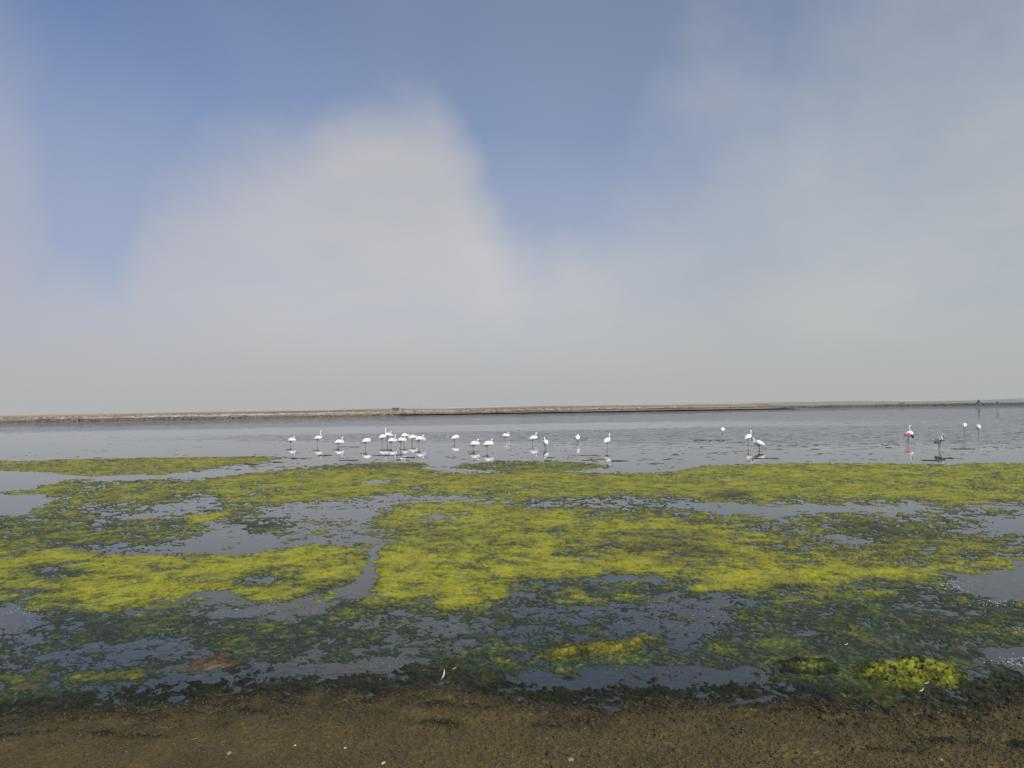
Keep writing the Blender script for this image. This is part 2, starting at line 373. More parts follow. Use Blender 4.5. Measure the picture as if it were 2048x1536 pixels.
# right dark weed
paint([(1450, 1260), (1560, 1215), (1750, 1200), (1860, 1185), (1960, 1215), (2470, 1250), (2470, 1330), (1960, 1320), (1700, 1330), (1560, 1345), (1500, 1310)], .30, .10, .15, 24)
paint([(1890, 1160), (1960, 1148), (2470, 1120), (2470, 1215), (2048, 1205), (1980, 1195), (1920, 1178)], -.95, None, None, 14)
paint([(1950, 1295), (2470, 1300), (2470, 1350), (2030, 1345)], -.5, .1, 0, 14)
# shore
SHOREP = [(-420, 1470), (0, 1415), (120, 1400), (250, 1392), (420, 1372), (520, 1362), (620, 1378), (690, 1362), (760, 1372), (830, 1362), (900, 1348), (990, 1372), (1100, 1385), (1220, 1386), (1400, 1376),
          (1480, 1384), (1560, 1386), (1680, 1394), (1800, 1398), (1940, 1386), (2048, 1352), (2470, 1260), (2470, 2600), (-420, 2600)]
ss = sdf(SHOREP, 1.6)
paint(ell(730, 1374, 60, 16), .9, .12, .3, 14); paint(ell(900, 1356, 70, 20), .9, .06, .15, 14)
k = smooth(-22, 22, ss)
LEV = LEV * (1 - k) + .22 * k; TONE = TONE * (1 - k) + .1 * k; BRN = BRN * (1 - k) + .7 * k
SHORE = ss
# shallow wet pools left on the shore, weed clumps on the mud
paint([(1490, 1405), (1580, 1398), (1600, 1408), (1530, 1415)], -.25, None, None, 12)
paint([(430, 1412), (520, 1405), (510, 1420), (440, 1424)], -.1, None, None, 12)
WEED = np.zeros(PX.shape)
for (cx, cy, rx, ry) in [(270, 1440, 60, 10), (480, 1435, 60, 10), (220, 1495, 70, 8), (290, 1500, 40, 5), (930, 1430, 90, 10), (880, 1480, 50, 8), (1120, 1470, 60, 8), (1500, 1436, 20, 6), (1575, 1440, 40, 8),
                         (1890, 1511, 40, 5), (1960, 1506, 26, 8), (2030, 1522, 30, 10), (1800, 1532, 60, 7), (1280, 1420, 90, 10), (40, 1480, 70, 8), (700, 1420, 60, 8), (1750, 1440, 100, 10)]:
    WEED = np.maximum(WEED, smooth(-26, 14, sdf(ell(cx, cy, rx, ry), 2.0)))
def sample(arr, px, py):
    u = np.clip((px - CX0) / CSX, 0, arr.shape[1] - 1.001); v = np.clip((py - CY0) / CSY, 0, arr.shape[0] - 1.001)
    i = u.astype(int); j = v.astype(int); a = u - i; b = v - j
    return (arr[j, i] * (1 - a) + arr[j, i + 1] * a) * (1 - b) + (arr[j + 1, i] * (1 - a) + arr[j + 1, i + 1] * a) * b

def marsh(x, y):
    """height and material masks of the marsh at world points"""
    far = smooth(11, 28, y)
    wx = fbm(x, y, 1.6, 3, 3) * .42 + fbm(x, y, .4, 2, 5) * .14
    wy = fbm(x, y, 1.9, 3, 9) * .75 + fbm(x, y, .45, 2, 11) * .22
    nearf = smooth(14, 7.5, y)
    wx = wx * (1 - .55 * nearf); wy = wy * (1 - .65 * nearf)
    px, py = project(x + wx, y + wy, 0.0)
    lev = sample(LEV, px, py); tone = sample(TONE, px, py); brn = sample(BRN, px, py)
    sh = sample(SHORE, px, py); weed = sample(WEED, px, py)
    fx = fbm(x, y, .30, 2, 15) * .16; fy = fbm(x, y, .30, 2, 17) * .16      # drag the fine noise into strands
    n_big = fbm(x, y, 1.5, 3, 21); n_mid = fbm(x, y, .42, 3, 31); n_sm = fbm(x + fx, (y + fy) * .8, .12, 4, 41, .6); n_xs = fbm(x + fx * .6, y + fy * .6, .05, 2, 45)
    n_far = fbm(x, y * .5, 3.2, 3, 25)
    sh = sh + (n_mid * 26 + n_sm * 14) * smooth(400, 60, np.abs(sh))
    onshore = smooth(10, 85, sh)
    amp = 1 - .8 * onshore
    h = lev + (n_big * .45 + n_mid * (.62 + .35 * far) + n_sm * .75 + n_xs * .42 * (1 - far) + n_far * .55 * far) * amp
    lump = 1 - np.abs(fbm(x, y, .17, 3, 51)) * 2.2
    fine = fbm(x, y, .05, 2, 61)
    emer = smooth(-.25, .35, h)
    z = np.where(h > 0, .020 * (1 - np.exp(-1.6 * h)), .060 * np.maximum(h, -1.5))
    z = z + emer * (lump * .004 + fine * .007 + n_mid * .006 + n_sm * .009) + (1 - emer) * fine * .004
    rise = np.where(sh > 0, .00075 * np.clip(sh - 25, 0, 1200), 0)
    clod = np.maximum(0, fbm(x, y, .09, 2, 71) - .05) * .026 + np.maximum(0, fbm(x, y, .03, 2, 73) - .05) * .020
    dark_fringe = smooth(-60, 0, sh) * smooth(210, 20, sh + n_mid * 110 + n_big * 70)
    weed = np.maximum(weed * smooth(-.40, .25, n_mid + n_sm * .6 + .1), 0)
    cover = np.maximum(dark_fringe * smooth(-.55, .05, n_mid * .8 + n_sm), weed)
    z = z + rise + onshore * clod + cover * (np.maximum(0, n_sm + .35) * .012 + np.maximum(0, n_xs + .2) * .012)
    alg = smooth(-.85, -.40, h) * (1 - onshore)
    tn = tone + n_mid * .30 + n_big * .24 + n_sm * .22 + n_xs * .10 + fbm(x, y, .8, 3, 81) * .22 + n_far * .16 * far + .18 * (lump - .5) * emer
    tn = tn - .34 * smooth(.50, -.20, h) * (1 - onshore)          # low, drowned weed is the dark kind
    brn = brn + (fbm(x, y, 1.1, 3, 91) * .9 + n_far * .3 * far) * (1 - onshore)
    return z, np.clip(alg, 0, 1), np.clip(tn, 0, 1), np.clip(brn, 0, 1), np.clip(onshore, 0, 1), np.clip(cover, 0, 1), h

s_in = np.arange(-.74, .7401, 1.9 / F)
st = 1.9 / F; outer = []
v_ = .74
while v_ < 1.7:
    st *= 1.06; v_ += st; outer.append(v_)
svals = np.concatenate([-np.array(outer)[::-1], s_in, np.array(outer)])
q = np.arange(84, 820, 1.55); stq = 1.55; tail = []; v_ = q[-1]
while v_ < 2600:
    stq *= 1.08; v_ += stq; tail.append(v_)
q = np.concatenate([q, tail])
yv = CAMH * F / q
Yg, Sg = np.meshgrid(yv, svals, indexing='ij'); Xg = Sg * Yg
xr = Xg.ravel(); yr = Yg.ravel()
z, alg, tn, brn, onsh, fringe, hh = marsh(xr, yr)
# the sheet's far rim dips under the lake bed so no edge shows
rim = smooth(84, 92, CAMH * F / yr); z = np.where(rim < 1, z * rim - .4 * (1 - rim), z)
verts = np.stack([xr, yr, z], 1)
nr, nc = Yg.shape
ii = np.arange(nr * nc).reshape(nr, nc)
faces = np.stack([ii[:-1, :-1], ii[1:, :-1], ii[1:, 1:], ii[:-1, 1:]], -1).reshape(-1, 4)
isalg = alg[faces].mean(1) > .5

def marsh_mat():
    m, t, b = mat_new('algae_and_mud')
    geo = t.new('ShaderNodeNewGeometry').outputs['Position']
    def att(n): 
        a = t.new('ShaderNodeAttribute'); a.attribute_name = n; return a.outputs['Fac']
    f1 = t.noise(geo, 26, 4, .65)['Fac']; f2 = t.noise(geo, 90, 3, .6)['Fac']; f3 = t.noise(geo, 6, 4, .6)['Fac']
    fsum = t.math('ADD', t.math('MULTIPLY', t.math('SUBTRACT', f1, .5), 1.0), t.math('MULTIPLY', t.math('SUBTRACT', f3, .5), .75))
    tone = t.math('ADD', att('tone'), fsum, clamp=True)
    green = t.ramp(tone, [(0, (.024, .036, .024)), (.14, (.042, .060, .030)), (.32, (.094, .110, .022)), (.52, (.195, .200, .018)),
                          (.74, (.315, .308, .014)), (1, (.41, .385, .020))])
    brown = t.ramp(tone, [(0, (.028, .026, .015)), (.4, (.090, .076, .026)), (.7, (.19, .155, .03)), (1, (.27, .23, .04))])
    acol = t.mix(t.math('MULTIPLY', att('brown'), .75), green, brown)
    bits = t.sstep(t.noise(t.vmath('MULTIPLY', geo, (1, .7, 1)), 17, 4, .7)['Fac'], .56, .68)
    acol = t.mix(t.math('MULTIPLY', bits, .62), acol, (.030, .030, .012))            # dark specks put into the colour for shaded gaps in the mat
    pale = t.sstep(t.noise(t.vmath('ADD', geo, (7, 3, 0)), 21, 4, .7)['Fac'], .60, .72)
    acol = t.mix(t.math('MULTIPLY', pale, .35), acol, (.36, .36, .16))               # bleached, drying filaments
    f4 = t.noise(geo, 1.6, 3, .5)['Fac']
    mud = t.ramp(t.math('ADD', t.math('ADD', t.math('MULTIPLY', f1, .45), t.math('MULTIPLY', f2, .45)), t.math('MULTIPLY', f4, .42)), [(.40, (.030, .022, .007)), (.65, (.088, .066, .022)), (.90, (.175, .138, .060))])
    bedc = t.ramp(f3, [(.3, (.050, .048, .034)), (.7, (.092, .084, .060))])
    weedc = t.ramp(f1, [(.3, (.005, .006, .003)), (.55, (.014, .014, .006)), (.75, (.040, .038, .013))])
    c = t.mix(att('algae'), bedc, acol)
    c = t.mix(att('shore'), c, mud)
    c = t.mix(t.math('MULTIPLY', att('weed'), .9), c, weedc)
    t.put(b.inputs['Base Color'], c)
    t.put(b.inputs['Roughness'], t.ramp(f4, [(.3, (.42,) * 3), (.7, (.75,) * 3)])); b.inputs['Specular IOR Level'].default_value = .16
    bp = t.new('ShaderNodeBump'); bp.inputs['Strength'].default_value = .8; bp.inputs['Distance'].default_value = .009
    t.put(bp.inputs['Height'], t.math('ADD', f1, t.math('MULTIPLY', f2, .45)))
    t.put(b.inputs['Normal'], bp.outputs[0])
    return m
M_marsh = marsh_mat()
def submesh(name, mask):
    fs = faces[mask]; used = np.unique(fs); remap = np.zeros(len(verts), np.int64); remap[used] = np.arange(len(used))
    o = mesh_obj(name, verts[used], remap[fs], M_marsh)
    for an, arr in (('algae', alg), ('tone', tn), ('brown', brn), ('shore', onsh), ('weed', fringe)):
        a = o.data.attributes.new(an, 'FLOAT', 'POINT'); a.data.foreach_set('value', arr[used].astype(np.float32))
    return o
tag(submesh('mud_flat', ~isalg), kind='structure')
tag(submesh('algae_mat', isalg), 'yellow-green algae mats spread over the shallow lagoon', 'algae', kind='stuff')

# ------------------------------------------------------------------ far land, embankment
def far_land():
    s = np.arange(-1.5, 1.5001, .004)
    qd = np.concatenate([np.arange(15.6, 4.0, -.18), np.arange(4.0, .35, -.07)])
    d = CAMH * F / qd
    D, Sx = np.meshgrid(d, s, indexing='ij'); x = (Sx * D).ravel(); y = D.ravel()
    px, py = project(x, y, 0.0); pxh = 1024 + F * Sx.ravel()
    n = fbm(x, y, 60, 4, 101); n2 = fbm(x, y * .35, 240, 3, 103); n3 = fbm(x, y, 14, 3, 107)
    # second pond lies to the right, behind the embankment
    edge = np.interp(y, [300, 420, 560, 900, 1400, 2600], [1600, 1560, 1540, 1520, 1500, 1900])
    pond = smooth(-50, 60, pxh - edge + n * 60) * smooth(1700, 1350, y + n2 * 300)
    zz = .55 + n * .22 + n3 * .12 + smooth(900, 3500, y) * (.9 + n2 * 1.6)
    zz = zz * (1 - pond) - .5 * pond
    salt = np.clip(.35 + n2 * .9 + n * .5 + .35 * smooth(700, 1800, y), 0, 1)
    v = np.stack([x, y, zz], 1); r, c = D.shape; idx = np.arange(r * c).reshape(r, c)
    f = np.stack([idx[:-1, :-1], idx[:-1, 1:], idx[1:, 1:], idx[1:, :-1]], -1).reshape(-1, 4)
    m, t, b = mat_new('salt_flat')
    a = t.new('ShaderNodeAttribute'); a.attribute_name = 'salt'
    geo = t.new('ShaderNodeNewGeometry').outputs['Position']
    nn = t.noise(t.vmath('MULTIPLY', geo, (.06, .02, 1)), 1.0, 5, .65)['Fac']
    fac = t.math('ADD', a.outputs['Fac'], t.math('MULTIPLY', t.math('SUBTRACT', nn, .5), 1.1), clamp=True)
    t.put(b.inputs['Base Color'], t.ramp(fac, [(.1, (.13, .11, .065)), (.4, (.24, .19, .115)), (.62, (.36, .30, .21)), (.85, (.56, .51, .42))]))
    b.inputs['Roughness'].default_value = .95; b.inputs['Specular IOR Level'].default_value = .1
    o = mesh_obj('salt_flat', v, f, m)
    at = o.data.attributes.new('salt', 'FLOAT', 'POINT'); at.data.foreach_set('value', salt.astype(np.float32))
    tag(o, kind='structure')
far_land()

DIKE_PX = [(-900, 862), (-400, 853), (0, 846), (256, 842), (512, 837), (768, 832), (1024, 826.5), (1280, 822), (1536, 817.5), (1800, 813), (2048, 810), (2500, 803), (3000, 796)]
dk = np.array([ground(a, b) for a, b in DIKE_PX])
seg = np.r_[0, np.cumsum(np.hypot(*np.diff(dk[:, :2], axis=0).T))]
def dike_pt(t):
    return np.stack([np.interp(t, seg, dk[:, 0]), np.interp(t, seg, dk[:, 1])], -1)
def dike_t(px):      # arc length at a photo column
    return float(np.interp(px, [p[0] for p in DIKE_PX], seg))
def embankment():
    t = np.arange(0, seg[-1], .45); p = dike_pt(t); tg = np.gradient(p, axis=0); tg /= np.linalg.norm(tg, axis=1)[:, None]
    nrm = np.stack([-tg[:, 1], tg[:, 0]], 1)
    prof = [(-1.0, -.3), (0, -.02), (.5, .12), (1.1, .32), (1.8, .58), (2.6, .96), (3.4, 1.17), (4.6, 1.22), (6.0, 1.15), (7.2, .8), (8.5, .45), (10.5, -.3)]
    vs = []; hs = []
    for off, hz in prof:
        n = fbm(t, np.full_like(t, off * 1.0), 3.0, 4, 201) ; n2 = fbm(t, np.full_like(t, off), 1.1, 2, 205)
        wob = fbm(t, np.zeros_like(t), 25, 2, 209)
        amp = .5 if 0 < off < 10 else .0
        o2 = off + wob * 1.2
        vs.append(np.stack([p[:, 0] + nrm[:, 0] * o2, p[:, 1] + nrm[:, 1] * o2, hz * (1 + .22 * wob) + amp * (.34 * n + .30 * n2)], 1))
        hs.append(np.full(len(t), max(hz, 0)) + .1 * n)
    V = np.concatenate(vs); k = len(t); idx = np.arange(len(V)).reshape(len(prof), k)
    f = np.stack([idx[:-1, :-1], idx[:-1, 1:], idx[1:, 1:], idx[1:, :-1]], -1).reshape(-1, 4)
    m, nt, b = mat_new('embankment_earth')
    geo = nt.new('ShaderNodeNewGeometry').outputs['Position']
    sp = nt.new('ShaderNodeSeparateXYZ'); nt.put(sp.inputs[0], geo)
    nn = nt.noise(geo, .8, 4, .65)['Fac']; nb = nt.noise(geo, .05, 3, .5)['Fac']
    hz = nt.math('ADD', sp.outputs[2], nt.math('MULTIPLY', nt.math('SUBTRACT', nn, .5), .7))
    c = nt.ramp(hz, [(0, (.12, .075, .042)), (.14, (.13, .085, .048)), (.28, (.125, .105, .045)), (.6, (.11, .092, .048)), (.9, (.22, .17, .105)), (1.0, (.30, .24, .165))])
    c = nt.mix(nt.sstep(nb, .45, .7), c, (.085, .07, .042))
    c = nt.mix(nt.math('MULTIPLY', nt.sstep(sp.outputs[0], -60, 60), .5), c, nt.ramp(nn, [(.35, (.030, .024, .014)), (.65, (.10, .078, .046))]))   # the eastern bank is of darker earth
    nt.put(b.inputs['Base Color'], c); b.inputs['Roughness'].default_value = .95
    tag(mesh_obj('embankment', V, f, m), kind='structure')
embankment()

# ------------------------------------------------------------------ rough lumps: rocks, weed bits, foam
ICO = None
def ico():
    global ICO
    if ICO is None:
        g = (1 + 5 ** .5) / 2
        v = np.array([(-1, g, 0), (1, g, 0), (-1, -g, 0), (1, -g, 0), (0, -1, g), (0, 1, g), (0, -1, -g), (0, 1, -g), (g, 0, -1), (g, 0, 1), (-g, 0, -1), (-g, 0, 1)], float)
        v /= np.linalg.norm(v[0])
        f = np.array([(0, 11, 5), (0, 5, 1), (0, 1, 7), (0, 7, 10), (0, 10, 11), (1, 5, 9), (5, 11, 4), (11, 10, 2), (10, 7, 6), (7, 1, 8), (3, 9, 4), (3, 4, 2), (3, 2, 6), (3, 6, 8), (3, 8, 9), (4, 9, 5), (2, 4, 11), (6, 2, 10), (8, 6, 7), (9, 8, 1)])
        ICO = (v, f)
    return ICO
def lumps(centres, sizes, rng, jitter=.3):
    """many rough stones in one mesh: centres (n,3), sizes (n,3)"""
    v, f = ico(); n = len(centres)
    V = v[None] * (1 + rng.uniform(-jitter, jitter, (n, 12, 1)))
    a = rng.uniform(0, 6.28, n); c, s = np.cos(a)[:, None], np.sin(a)[:, None]
    X = V[..., 0] * c - V[..., 1] * s; Y = V[..., 0] * s + V[..., 1] * c
    V = np.stack([X, Y, V[..., 2]], -1) * sizes[:, None, :] + centres[:, None, :]
    Fc = f[None] + (np.arange(n) * 12)[:, None, None]
    return V.reshape(-1, 3), Fc.reshape(-1, 3)
rng = np.random.default_rng(7)
M_rock = simple_mat('dike_rock', (.18, .14, .095), .9, .5, 1.2)
M_pale = simple_mat('salt_crust', (.44, .39, .31), .9, .15, 2.0)
M_dark = simple_mat('dark_stone', (.045, .040, .03), .9, .4, 1.5)
def along_dike(n, off_lo, off_hi, px_lo=-300, px_hi=2400):
    t = rng.uniform(dike_t(px_lo), dike_t(px_hi), n); p = dike_pt(t); e = dike_pt(t + 1) - p; e /= np.linalg.norm(e, axis=1)[:, None]
    o = rng.uniform(off_lo, off_hi, n)
    return np.stack([p[:, 0] - e[:, 1] * o, p[:, 1] + e[:, 0] * o], 1), o
def prof_z(o): return np.interp(o, [-1, 0, 1.8, 3.4, 6, 8.5], [-.1, 0, .58, 1.02, 1.02, .45])
p, o = along_dike(2600, .2, 4.5); sz = rng.uniform(.12, .42, 2600)[:, None] * np.array([1.2, 1.0, .7])
V, Fc = lumps(np.c_[p, prof_z(o)], sz, rng)
tag(mesh_obj('embankment_rocks', V, Fc, M_rock, smoothsh=False), 'brown rocks lining the far embankment', 'rocks', kind='stuff')
p, o = along_dike(1500, .5, 4.8); sz = rng.uniform(.15, .5, 1500)[:, None] * np.array([1.3, 1.0, .6])
V, Fc = lumps(np.c_[p, prof_z(o)], sz, rng)
tag(mesh_obj('embankment_bushes', V, Fc, M_dark, smoothsh=False), 'low dark scrub and stones along the far embankment', 'scrub', kind='stuff')
p, o = along_dike(260, .2, 1.4, -300, 1300); sz = rng.uniform(.08, .22, 260)[:, None] * np.array([1.5, 1.0, .6])
V, Fc = lumps(np.c_[p, prof_z(o) + .1], sz, rng)
tag(mesh_obj('pale_stones', V, Fc, M_pale, smoothsh=False), 'scattered pale stones at the foot of the far embankment', 'stones', kind='stuff')
# spoil heaps and pale lumps on the flats to the left
n = 1500; ys = rng.uniform(345, 700, n); xs = rng.uniform(-.95, .22, n) * ys; k = rng.uniform(.2, .75, n)
V, Fc = lumps(np.c_[xs, ys, np.full(n, .55)], k[:, None] * np.array([2.4, 1.6, .55]), rng)
half = len(Fc) // 2
tag(mesh_obj('spoil_heaps', V[:n // 2 * 12], Fc[:n // 2 * 20], M_pale, smoothsh=False), 'pale salt and sand heaps on the flats behind the embankment', 'heaps', kind='stuff')
tag(mesh_obj('scrub_tufts', V[n // 2 * 12:], Fc[n // 2 * 20:] - n // 2 * 12, M_rock, smoothsh=False), 'brown scrub tufts on the flats behind the embankment', 'scrub', kind='stuff')

# weed bits afloat on the open lagoon
M_weed = simple_mat('floating_weed', (.045, .045, .016), .8, .5, 6)
cs = []; szs = []
for _ in range(420):
    px = random.Random(_ * 3 + 1).uniform(-100, 2150); rr = random.Random(_ * 7 + 5)
    far = rr.random()
    py = horizon(px) + (rr.uniform(88, 122) if far < .62 else rr.uniform(36, 90))
    g = ground(px, py)
    L = rr.uniform(.05, .26) * (1 if rr.random() < .88 else 2.0) * (.55 if far >= .62 else 1)
    for k in range(rr.randint(1, 3)):
        cs.append((g[0] + rr.uniform(-.8, .8), g[1] + rr.uniform(-.5, .5), .0)); szs.append((L, L * rr.uniform(.5, 1.0), rr.uniform(.006, .016)))
for (cx, cy, wd) in [(1420, 881, 60), (1530, 917, 60), (1860, 921, 30), (1900, 917, 40), (770, 911, 50), (820, 915, 40), (700, 921, 40), (600, 917, 40), (652, 911, 26), (1240, 922, 30), (700, 894, 50)]:
    for k in range(26):
        g = ground(cx + random.Random(k + cx).uniform(-.5, .5) * wd, cy + random.Random(k * 5 + cx).uniform(-1.2, 1.2))
        cs.append((g[0], g[1], .0)); szs.append((.16, .22, .009))
V, Fc = lumps(np.array(cs), np.array(szs), rng, .35)
# lumps() turns each lump: keep them flat on the water
tag(mesh_obj('floating_weed', V, Fc, M_weed), 'dark flecks of weed afloat on the open lagoon', 'weed', kind='stuff')

# foam and down flecks
M_foam = simple_mat('foam', (.55, .56, .55), .6, .1, 30)
cs = []; szs = []; rr = random.Random(11)
for (cx, cy, rx, ry, n, s0, s1) in [(1320, 1225, 170, 26, 150, .006, .014), (1400, 1260, 90, 20, 60, .006, .012), (60, 1228, 80, 12, 60, .008, .018), (760, 1330, 110, 22, 60, .006, .012), (500, 1218, 110, 12, 60, .008, .015),
                                   (1900, 1172, 50, 14, 150, .01, .030), (1985, 1205, 60, 9, 110, .01, .03), (2045, 1262, 30, 8, 70, .01, .028), (2030, 1322, 40, 10, 90, .01, .028), (1000, 1250, 250, 30, 60, .005, .011), (620, 1320, 200, 26, 50, .005, .010),
                                   (900, 1120, 500, 60, 60, .008, .016), (1500, 1120, 400, 60, 40, .008, .016), (400, 1260, 200, 20, 40, .006, .012)]:
    for _ in range(int(n * .55)):
        g = ground(cx + rr.gauss(0, .5) * rx, cy + rr.gauss(0, .5) * ry); s = rr.uniform(s0, s0 + (s1 - s0) * rr.random()) * .48
        cs.append((g[0], g[1], .0)); szs.append((s * 1.4, s * 1.4, s * .5))
cs = np.array(cs); zz = marsh(cs[:, 0], cs[:, 1])[0]; cs[:, 2] = np.maximum(zz, 0) + .002
V, Fc = lumps(cs, np.array(szs), rng, .25)
tag(mesh_obj('foam_flecks', V, Fc, M_foam), 'white flecks of foam and down on the shallow water', 'foam', kind='stuff')
# shore grit
M_grit = simple_mat('shore_clods', (.075, .058, .030), .95, .55, 14)
n = 26000; yy = rng.uniform(6.2, 9.2, n); xx = rng.uniform(-.8, .8, n) * yy
mz = marsh(xx, yy); keep = mz[4] > .25; xx, yy, zk = xx[keep], yy[keep], mz[0][keep]; n = len(xx)
sz = (rng.uniform(.003, .012, n) * rng.uniform(.5, 1.3, n))[:, None] * np.array([1.2, 1.1, .75])
V, Fc = lumps(np.c_[xx, yy, zk + .001], sz, rng)
tag(mesh_obj('mud_crumbs', V, Fc, M_grit, smoothsh=False), 'brown mud crumbs strewn over the near shore', 'mud crumbs', kind='stuff')
M_shell = simple_mat('shell_bits', (.38, .34, .27), .7, .2, 40)
n = 120; yy = rng.uniform(6.3, 9.0, n); xx = rng.uniform(-.8, .8, n) * yy; mz = marsh(xx, yy); keep = mz[4] > .3; xx, yy, zk = xx[keep], yy[keep], mz[0][keep]; n = len(xx)
sz = rng.uniform(.0025, .006, n)[:, None] * np.array([1.3, 1, .6])
V, Fc = lumps(np.c_[xx, yy, zk + .003], sz, rng)
tag(mesh_obj('shell_bits', V, Fc, M_shell, smoothsh=False), 'tiny pale shell fragments on the brown near shore', 'shells', kind='stuff')

# ------------------------------------------------------------------ algae clumps standing proud near the shore
def clump_mat(name, stops):
    m, t, b = mat_new(name); p = t.new('ShaderNodeNewGeometry').outputs['Position']
    a = t.new('ShaderNodeAttribute'); a.attribute_name = 'tone'
    f1 = t.noise(p, 30, 4, .65)['Fac']; f2 = t.noise(p, 110, 3, .6)['Fac']
    fac = t.math('ADD', a.outputs['Fac'], t.math('ADD', t.math('MULTIPLY', t.math('SUBTRACT', f1, .5), .9), t.math('MULTIPLY', t.math('SUBTRACT', f2, .5), .6)), clamp=True)
    t.put(b.inputs['Base Color'], t.ramp(fac, stops)); b.inputs['Roughness'].default_value = .75; b.inputs['Specular IOR Level'].default_value = .2
    bp = t.new('ShaderNodeBump'); bp.inputs['Strength'].default_value = .9; bp.inputs['Distance'].default_value = .012
    t.put(bp.inputs['Height'], t.math('ADD', f1, t.math('MULTIPLY', f2, .5))); t.put(b.inputs['Normal'], bp.outputs[0])
    return m
M_cy = clump_mat('yellow_algae', [(0, (.03, .04, .01)), (.3, (.09, .085, .015)), (.6, (.17, .15, .018)), (1, (.26, .235, .02))])
M_cg = clump_mat('green_algae', [(0, (.012, .018, .006)), (.3, (.045, .052, .010)), (.6, (.155, .17, .014)), (1, (.30, .30, .02))])
M_cb = clump_mat('brown_algae', [(0, (.03, .026, .016)), (.4, (.08, .062, .034)), (1, (.17, .135, .08))])
M_cd = clump_mat('dark_algae', [(0, (.010, .014, .008)), (.45, (.022, .028, .012)), (.8, (.07, .085, .016)), (1, (.16, .17, .02))])
def clump(poly, hgt, mat, label, tone=.5, seed=1):
    pts = np.array([ground(a, b)[:2] for a, b in poly]); lo = pts.min(0) - .12; hi = pts.max(0) + .12
    nx = int(min(240, (hi[0] - lo[0]) / .010)); ny = int(min(150, (hi[1] - lo[1]) / .014))
    X, Y = np.meshgrid(np.linspace(lo[0], hi[0], nx), np.linspace(lo[1], hi[1], ny), indexing='ij'); x, y = X.ravel(), Y.ravel()
    wx = x + fbm(x, y, .26, 4, seed, .6) * .13; wy = y + fbm(x, y, .26, 4, seed + 4, .6) * .15
    d = np.full(x.shape, 1e9); ins = np.zeros(x.shape, bool)
    for i in range(len(pts)):
        a, b = pts[i], pts[(i + 1) % len(pts)]; e = b - a
        t = np.clip(((wx - a[0]) * e[0] + (wy - a[1]) * e[1]) / (e @ e), 0, 1)
        d = np.minimum(d, np.hypot(wx - a[0] - t * e[0], wy - a[1] - t * e[1]))
        c = (a[1] > wy) != (b[1] > wy); ins ^= c & (wx < e[0] * (wy - a[1]) / (b[1] - a[1] + 1e-12) + a[0])
    sdw = np.where(ins, d, -d)
    body = smooth(-.07, .20, sdw) * (.25 + .75 * smooth(-.40, .05, fbm(x, y, .15, 3, seed + 30)))
    puff = .5 + fbm(x, y, .16, 3, seed + 9) * .9; puff2 = .5 + fbm(x, y, .04, 3, seed + 13) * 1.3
    base = np.maximum(marsh(x, y)[0], -.05)
    zz = base + hgt * body * (.35 + .55 * puff + .35 * puff2) - .03 * (1 - smooth(-.09, .01, sdw))
    V = np.stack([x, y, zz], 1); idx = np.arange(nx * ny).reshape(nx, ny)
    f = np.stack([idx[:-1, :-1], idx[1:, :-1], idx[1:, 1:], idx[:-1, 1:]], -1).reshape(-1, 4)
    keep = (sdw > -.10)[f].any(1); f = f[keep]; used = np.unique(f); rm = np.zeros(len(V), np.int64); rm[used] = np.arange(len(used))
    o = mesh_obj('algae_clump', V[used], rm[f], mat)
    tnv = tone + fbm(x, y, .35, 3, seed + 20) * .7 + .35 * (puff - .5) + .25 * (puff2 - .5) - .4 * (1 - body)
    at = o.data.attributes.new('tone', 'FLOAT', 'POINT'); at.data.foreach_set('value', tnv[used].astype(np.float32))
    return tag(o, label, 'algae', 'algae clumps near the shore')
clump([(1082, 1302), (1130, 1296), (1190, 1285), (1285, 1273), (1296, 1292), (1240, 1306), (1150, 1318), (1100, 1316)], .046, M_cy, 'bright yellow algae mound standing alone in dark shallow water', .55, 301)
clump([(1700, 1345), (1730, 1328), (1830, 1312), (1880, 1325), (1930, 1345), (1940, 1372), (1900, 1378), (1850, 1368), (1830, 1386), (1780, 1375), (1715, 1360)], .060, M_cg, 'largest bright green algae mound at the right of the near shore', .58, 311)
clump([(1545, 1332), (1590, 1314), (1650, 1320), (1685, 1336), (1670, 1352), (1610, 1350), (1570, 1350)], .045, M_cd, 'dark green algae clump just left of the bright green mound', .62, 321)
clump([(1484, 1432), (1510, 1428), (1520, 1440), (1495, 1444)], .035, M_cy, 'small yellow algae tuft alone on the brown mud', .6, 331)
clump([(1682, 1388), (1700, 1390), (1704, 1398), (1690, 1398)], .03, M_cy, 'tiny yellow algae tuft below the bright green mound', .6, 341)
clump([(338, 1334), (355, 1331), (358, 1338), (342, 1340)], .03, M_cy, 'small yellow algae tuft beside the brown hummock', .75, 351)
clump([(352, 1345), (390, 1320), (450, 1304), (482, 1318), (470, 1332), (410, 1344)], .030, M_cb, 'pale brown algae hummock rising from the left shallows', .6, 361)
clump([(10, 1374), (60, 1364), (95, 1366), (60, 1378), (20, 1380)], .035, M_cb, 'flat brown algae hummock at the left edge of the shore', .7, 371)
clump([(1896, 1298), (1915, 1290), (1935, 1298), (1920, 1306)], .03, M_cb, 'small tan algae hummock above the bright green mound', .9, 381)
clump([(1858, 1512), (1885, 1504), (1925, 1508), (1960, 1500), (1975, 1510), (1930, 1518), (1880, 1520)], .03, M_cd, 'dark olive weed clump on mud near the bottom right corner', .5, 391)
clump([(2015, 1515), (2060, 1508), (2080, 1530), (2020, 1534)], .035, M_cd, 'green weed clump cut off by the bottom right edge', .72, 397)

